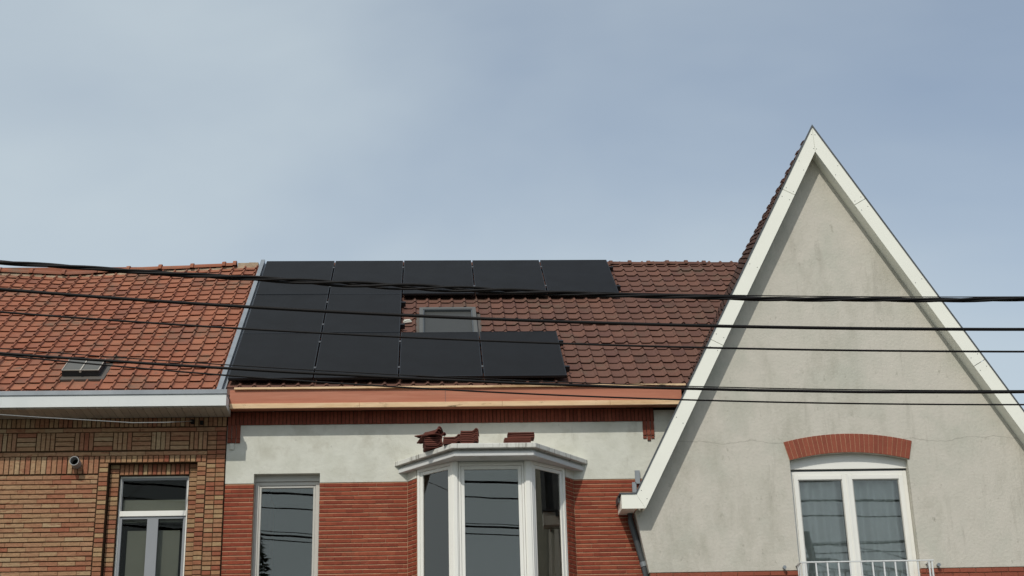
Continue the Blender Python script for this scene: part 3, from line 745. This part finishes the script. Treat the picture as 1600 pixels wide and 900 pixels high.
# brick arch
ar = MB(); bed = MB(); th0 = math.asin(.876/R_out); nb = 27
for i in range(nb):
    a0 = -th0+2*th0*i/nb; a1 = -th0+2*th0*(i+1)/nb; ga = .0011
    def pt(r, a): return (xc+r*sin(a), zc+r*cos(a))
    ar.poly([pt(R_in, a0+ga), pt(R_in, a1-ga), pt(R_out, a1-ga), pt(R_out, a0+ga)], YG-.014, YG+.0)
pts = [pt(R_in+.003, -th0+2*th0*i/20) for i in range(21)]+[pt(R_out-.003, th0-2*th0*i/20) for i in range(21)]
bed.poly(pts, YG-.009, YG-.0005); 
arch = ar.build('brick_arch', M['brick_arch'], GH)
bed.build('arch_bed', M['mortar_light'], arch)
# french window
FY = YG+.12
W = MB()
head = [(wx0, 6.125), (wx1, 6.125)]+[(x, z-.001) for (x, z) in hole[2:]]
fr_ = MB(); frame(fr_, wx0+.004, wx1-.004, 4.0, 6.098, .05, FY-.01, FY+.06)
gwin = fr_.build('french_window', M['white_pvc'], GH, bevel=.004)
MB().poly(head, FY-.035, FY+.06).build('arched_head', M['white_pvc'], gwin)
MB().box(wx0+.004, wx1-.004, FY+.0, FY+.06, 6.100, 6.124).build('head_gap', M['zinc_dark'], gwin)
for (a, b_) in ((wx0+.056, 5.603), (5.617, wx1-.056)):
    c = MB(); frame(c, a, b_, 4.052, 6.046, .062, FY-.022, FY+.04)
    s_ = c.build('casement', M['white_pvc'], gwin, bevel=.006)
    c = MB(); frame(c, a+.063, b_-.063, 4.115, 5.983, .01, FY-.008, FY+.03); c.build('glazing_bead', M['grey_pvc'], s_)
    MB().box(a+.073, b_-.073, FY+.006, FY+.012, 4.125, 5.973).build('pane', M['glass_clear'], s_)
MB().box(5.596, 5.624, FY-.034, FY-.0225, 4.06, 6.04).build('astragal', M['white_pvc'], gwin, bevel=.004)
c = MB(); curtain(c, 4.90, 5.56, FY+.12, 4.0, 6.05, .03, .19); c.build('curtain', M['curtain'], gwin)
c = MB(); curtain(c, 5.66, 6.40, FY+.12, 4.0, 6.05, .03, .17); c.build('curtain', M['curtain'], gwin)
room(4.5, 6.8, 19.31, 23, 3.4, 6.6, GH)
# juliet balcony rail
rl = MB(); ZR = 4.832; YR = 18.74
rl.box(4.80, 6.50, YR-.012, YR+.012, ZR-.016, ZR)
rl.box(4.775, 4.80, YR-.012, YG-.001, ZR-.016, ZR).box(6.50, 6.525, YR-.012, YG-.001, ZR-.016, ZR)
rl.box(4.775, 6.525, YR-.012, YR+.012, 3.95, 3.966)
rail = rl.build('balcony_rail', M['silver_paint'], GH)
bars = [4.81, 4.845]+[4.98+.148*i for i in range(10)]+[6.46, 6.50]
for i, x in enumerate(bars):
    if x < 6.52: MB().box(x-.009, x+.009, YR-.007, YR+.007, 3.967, ZR-.017).build('bar', M['silver_paint'], rail)
for k in range(2):
    for (x) in (4.778, 6.512): MB().box(x-.0, x+.012, YR+.07+.08*k, YR+.084+.08*k, 3.967, ZR-.017).build('bar', M['silver_paint'], rail)
for x in (4.62, 6.66):
    MB().tube([(x, YG+.0, 4.80), (x, YG-.05, 4.80)], .018, 12).tube([(x, YG-.05, 4.80), (x, YG-.062, 4.80)], .024, 12).build('wall_anchor', M['zinc'], rail)
MB().box(wx0-.03, wx1+.03, YG-.08, YG+.19, 3.88, 3.948).build('window_sill', mat('grey stone sill', [srgb(120,120,118)], .7, .3, 9, .1), GH)
# flashings on the party corner and downpipe
MB().box(2.765, 2.83, 19.17, 19.199, 5.98, 6.16).box(2.72, 2.775, 19.17, 19.199, 5.84, 6.0).build('step_flashing', M['zinc'], GH)
dp = MB(); dp.tube([(2.66, 19.10, 5.56), (2.665, 19.13, 5.47), (2.80, 19.13, 4.92), (2.835, 19.13, 4.75), (2.835, 19.13, 3.2), (2.835, 19.13, .15)], .040, 14)
pipe = dp.build('downpipe', M['zinc_dark'], GH, smooth=True)
MB().tube([(2.798, 19.13, 4.93), (2.813, 19.13, 4.87)], .047, 14).build('pipe_collar', M['zinc'], pipe)
rebase(GH, (5.6, 23, 0))

# ================================================================== SOLAR PANELS
PX, PZ = -2.69773, 9.20724+1.6; PY = 23.24291
TP = Matrix.Translation((PX, PY, PZ)) @ Matrix(((1,0,0,0),(0,cos(A),-sin(A),0),(0,sin(A),cos(A),0),(0,0,0,1)))
pw_, ph_, px_, py_ = 1.134, 1.722, 1.154, 1.742
ORD = ['first', 'second', 'third', 'fourth', 'fifth']
def panel_label(r, c):
    if r == 0: return ['top row solar panel beside the grey flashing strip', 'top row solar panel second from the flashing strip, near the ridge', 'top row solar panel above the left part of the grey roof window',
                       'top row solar panel just right of and above the grey roof window', 'top row solar panel at the right end, next to bare brown tiles'][c]
    if r == 1: return ['middle row solar panel beside the grey flashing strip', 'middle row solar panel just left of the grey roof window'][c]
    return ['bottom row solar panel beside the grey flashing strip, above the wooden eaves', 'bottom row solar panel second from the flashing strip',
            'bottom row solar panel directly below the grey roof window', 'bottom row solar panel at the right end, next to bare brown tiles'][c]
rowsn = [5, 2, 4]; proto = None
f = MB(); x0, x1, y0, y1 = .010, .010+pw_, -(py_-.010), -.010
th = .035
f.box(x0, x0+.012, y0, y1, -th, 0).box(x1-.012, x1, y0, y1, -th, 0).box(x0+.012, x1-.012, y1-.012, y1, -th, 0).box(x0+.012, x1-.012, y0, y0+.012, -th, 0)
gls = MB().box(x0+.0125, x1-.0125, y0+.0125, y1-.0125, -.012, -.002)
clamps = [MB().box(x1-.004, x1+.024, y0+ph_*t-.03, y0+ph_*t+.03, .0005, .006) for t in (.20, .78)]
rails = [MB().box(0, px_, y0+ph_*t-.02, y0+ph_*t+.02, -.078, -th-.001) for t in (.20, .78)]
endr = [MB().box(px_-.01, px_+.06, y0+ph_*t-.022, y0+ph_*t+.022, -.078, -.003) for t in (.20, .78)]
hooks = [MB().box(.55, .60, y0+ph_*t-.05, y0+ph_*t-.021, -.125, -.06) for t in (.20, .78)]
for r, n in enumerate(rowsn):
    for c in range(n):
        root = thing('solar_panel', 'black '+panel_label(r, c), 'solar panel', 'black solar panels on the brown tiled roof')
        jt = random.uniform(-.0015, .0015)
        root.matrix_world = TP @ Matrix.Translation((c*px_, -r*py_, jt)) @ Matrix.Rotation(random.uniform(-.0012, .0012), 4, 'X')
        if proto is None:
            parts = [f.build('frame', M['panel_frame'], None), gls.build('glass', M['pv'], None)]
            parts += [q.build('clamp', M['clamp'], None) for q in clamps]+[q.build('rail', M['panel_frame'], None) for q in rails]+[q.build('roof_hook', M['panel_frame'], None) for q in hooks]
            ends = [q.build('end_clamp', M['panel_frame'], None) for q in endr]
            proto = parts
            for q in parts: q.parent = root
            for q in ends: q.parent = root
            first_ends = ends
        else:
            for q in proto:
                if c == n-1 and q.name.startswith('clamp'): continue
                k = q.copy(); sc.collection.objects.link(k); k.parent = root
            if c == n-1:
                for q in first_ends:
                    k = q.copy(); sc.collection.objects.link(k); k.parent = root
for q in first_ends: bpy.data.objects.remove(q)

# ================================================================== SPARE TILES ON THE CANOPY
SLABZ = 6.320
def tile_mesh(flip=False):
    prof = [(-.115, .004), (-.06, 0), (.03, 0), (.055, .010), (.072, .030), (.088, .036), (.103, .030), (.115, .010)]
    k = len(prof); L_ = .34; th = .014; mb = MB(); vs = []
    for yy in (0, L_):
        for (u, h) in prof: vs.append((u, yy, h+th))
        for (u, h) in prof: vs.append((u, yy, h))
    fs = []
    for i in range(k-1):
        fs += [(i, i+1, 2*k+i+1, 2*k+i), (k+i, 3*k+i, 3*k+i+1, k+i+1), (i, k+i, k+i+1, i+1), (2*k+i, 2*k+i+1, 3*k+i+1, 3*k+i)]
    fs += [(0, 2*k, 3*k, k), (k-1, 2*k-1, 4*k-1, 3*k-1)]
    mb.add(vs, fs); mb.box(-.09, .02, .30, .315, -.012, .001)
    return mb
tproto = tile_mesh().build('roof_tile', M['tile_stack'])
TW = ['lowest', 'second from the bottom', 'third from the bottom', 'fourth from the bottom', 'fifth from the bottom', 'sixth from the bottom', 'topmost']
used = [False]
# per-object colour variation through object info
mt = M['tile_stack'].node_tree
for nd in mt.nodes:
    if nd.type == 'VALTORGB':
        oi = mt.nodes.new('ShaderNodeObjectInfo'); mt.links.new(oi.outputs['Random'], nd.inputs[0])
def put_tile(loc, rot, label):
    if not used[0]: o = tproto; used[0] = True
    else: o = tproto.copy(); sc.collection.objects.link(o)
    o.location = loc; o.rotation_euler = rot
    tag(o, label, 'roof tile', 'spare roof tiles stacked on the bay canopy')
def stack(x, y, n, name, rz=0, dz=.0245, z0=SLABZ+.012, drift=0.0):
    for i in range(n):
        w_ = TW[i] if i < n-1 else 'topmost'
        put_tile((x+random.uniform(-.005, .005)+drift*i, y+random.uniform(-.012, .012), z0+i*dz), (0, 0, radians(rz+random.uniform(-2, 2))), 'brown clay tile, %s %s' % (w_, name))
stack(.085, 18.50, 6, 'in the left upright stack on the canopy', 4, drift=-.002)
stack(.31, 18.30, 4, 'in the low stack between taller ones', -4)
stack(.535, 18.29, 7, 'in the tall stack third from the left', -2)
# jumble on the left stack
zt = SLABZ+.012+6*.0245
put_tile((.17, 18.49, zt+.016), (radians(3), radians(-4), radians(52)), 'brown clay tile jutting out to the left from the left stack')
put_tile((.05, 18.48, zt+.018), (radians(-4), radians(-9), radians(14)), 'brown clay tile lying askew just above the jutting one')
put_tile((.065, 18.47, zt+.042), (radians(-6), radians(-12), radians(3)), 'brown clay tile tilted near the top of the left pile')
put_tile((.075, 18.49, zt+.066), (radians(-5), radians(-13), radians(-7)), 'brown clay tile tilted steeply at the very top of the left pile')
for i in range(3):
    put_tile((1.32+random.uniform(-.006, .006), 18.42, SLABZ+.012+i*.026), (0, 0, radians(90+random.uniform(-2, 2))), 'brown clay tile, %s in the lower half of the right-hand pile' % ['bottom', 'middle', 'upper'][i])
for i in range(3):
    put_tile((1.375+random.uniform(-.006, .006), 18.45, SLABZ+.012+(3+i)*.026), (0, 0, radians(88+random.uniform(-2, 2))), 'brown clay tile, %s in the upper half of the right-hand pile' % ['bottom', 'middle', 'top'][i])
# crumb of mortar on the roof
ms = MB(TR @ Matrix.Translation((-.30, 2.50, .045)) @ Matrix.Rotation(radians(25), 4, 'Z'))
ms.add([(-.07,-.03,0),(.06,-.04,0),(.08,.02,0),(-.05,.04,0),(-.05,-.02,.03),(.04,-.02,.035),(.05,.01,.03),(-.04,.03,.028)], [(3,2,1,0),(4,5,6,7),(0,1,5,4),(1,2,6,5),(2,3,7,6),(3,0,4,7)])
tag(ms.build('mortar_lump', M['stucco_mid']), 'small pale lump of mortar lying on brown tiles left of the roof window', 'debris')

# ================================================================== OVERHEAD CABLES (Y = 14.8, over the street)
YC = 14.8
def cable_z(c, x):
    f = lambda t: ((c[0]*t+c[1])*t+c[2])*t+c[3]
    df = lambda t: (3*c[0]*t+2*c[1])*t+c[2]
    if x < -5: return f(-5)+df(-5)*(x+5)+.0045*(x+5)**2
    if x > 7: return f(7)+df(7)*(x-7)+.0045*(x-7)**2
    return f(x)
CC = {'A': (0.000107, 0.003741, -0.05499, 7.145896), 'A2': (-4.8e-05, 0.004147, -0.048884, 7.170514), 'B': (-4.8e-05, 0.00413, -0.054641, 6.820894),
      'C': (-3.7e-05, 0.003857, -0.05458, 6.575025), 'D': (8.4e-05, 0.003599, -0.058142, 6.123069), 'D2': (3e-05, 0.003939, -0.060461, 6.163884),
      'E': (-5.5e-05, 0.005165, -0.067916, 6.018397)}
XS = [-16+.12*i for i in range(int(34/.12)+1)]
GRP = 'overhead cables crossing the street view'
def cable(key, r, label, dy=0, wob=.0):
    mb = MB(); mb.tube([(x, YC+dy, cable_z(CC[key], x)+wob*sin(x*5.1)+wob*.6*sin(x*2.3+1)) for x in XS], r, 8)
    return tag(mb.build('overhead_cable', M['cable'], None, smooth=True), label, 'cable', GRP)
o = thing('twisted_cable', 'thick twisted bundle of black cables, uppermost of the heavy cables', 'cable', GRP, (0, YC, CC['A'][3]))
hr = lambda x: .014+.014*math.exp(-((x+.2)/1.6)**2)
for k in range(3):
    mb = MB(); ph = 2*pi*k/3
    mb.tube([(x, YC-.0+hr(x)*sin(x*2*pi/1.7+ph), cable_z(CC['A'], x)+hr(x)*cos(x*2*pi/1.7+ph)+.002*sin(x*3)) for x in XS], .0155 if k < 2 else .012, 8)
    q = mb.build('strand', M['cable'], o, smooth=True); q.location = (0, -YC, -CC['A'][3])
cable('A2', .006, 'thin black wire running just above the thick twisted bundle', dy=.03)
cable('B', .0185, 'smooth thick black cable just below the twisted bundle')
cable('C', .0115, 'black cable of middle thickness, third line down across the solar panels')
cable('D', .0155, 'thick black cable crossing low over the wooden eaves board', wob=.001)
cable('D2', .006, 'thin black wire riding just above the low thick cable', dy=.03)
cable('E', .009, 'lowest black wire, passing across the reddish eaves board')
# grey service wire to the left house
WIRE = [(-6.2, 14.48, 5.90), (-4.863, 16.486, 6.26), (-4.554, 16.949, 6.355), (-4.125, 17.593, 6.493), (-3.716, 18.205, 6.623), (-3.384, 18.704, 6.761), (-3.12, 19.1, 6.884)]
mb = MB(); pts = WIRE
mb.tube(pts, .006, 6)
tag(mb.build('service_wire', M['cable_grey'], None, smooth=True), 'thin pale grey wire running up to the soffit of the buff brick house', 'cable')
MB().box(-3.14, -3.10, 19.10, 19.168, 6.86, 6.91).box(-3.02, -2.98, 19.13, 19.168, 6.85, 6.90).build('wire_bracket', M['cable'], LH).location = (7.3, -23, 0)

# ================================================================== ACROSS THE STREET (mirrored in the window panes)
def conifer(x, y, h, label):
    root = thing('conifer_tree', label, 'tree', None, (x, y, 0))
    MB().tube([(0, 0, 0), (.05, 0, h*.5), (0, 0, h*.97)], [.16, .10, .02], 8).build('trunk', mat('bark', [srgb(84,70,56)], .9, .1, 8, .2), root)
    mb = MB()
    for i in range(5200):
        t = random.random()**.75; z = h*(.10+.9*(1-t)**1.0)
        r = (h-z)*.21*random.uniform(.35, 1.08)*(1+.25*sin(z*5.3+i%3)); a = random.uniform(0, 2*pi)
        c = Vector((r*cos(a), r*sin(a), z-.15*r)); l = random.uniform(.10, .22)
        d = Vector((cos(a)+random.uniform(-.5, .5), sin(a)+random.uniform(-.5, .5), random.uniform(-.5, .2))).normalized(); w_ = d.cross(Vector((random.uniform(-1, 1), random.uniform(-1, 1), 1))).normalized()*l*.3
        mb.add([c-w_, c+w_, c+d*l], [(0, 1, 2)])
    mb.build('crown', mat('needles', [srgb(46,58,36), srgb(58,70,42), srgb(38,50,32)], .9, .1, 2, .2), root)
conifer(-5.0, -5.0, 10.3, 'dark conifer across the street, mirrored low in the narrow left window')
po = thing('utility_pole', 'utility pole across the street, mirrored in the arched gable window', 'pole', None, (11.35, -5, 0))
MB().tube([(0, 0, 0), (0, 0, 10.0)], [.15, .11], 12).build('shaft', mat('pole wood', [srgb(92,80,66)], .9, .1, 6, .2), po)
MB().box(-.6, .6, -.05, .05, 9.1, 9.2).build('crossarm', mat('pole steel', [srgb(88,88,88)], .7, .2, 6, .1), po)
for k, (za_, zb_, dx) in enumerate(((9.7, 7.9, 0), (9.2, 7.2, .5), (9.2, 6.6, -.5))):
    mb = MB(); pts = [(11.35+dx+(14-dx)*t, -5+1.5*t, za_+(zb_-za_)*t-.5*sin(pi*t)) for t in [i/20 for i in range(21)]]
    mb.tube(pts, .016, 6)
    tag(mb.build('overhead_cable', M['cable'], None, smooth=True), ['upper', 'middle', 'lower'][k]+' wire leaving the mirrored utility pole across the street', 'cable', 'wires on the pole across the street')
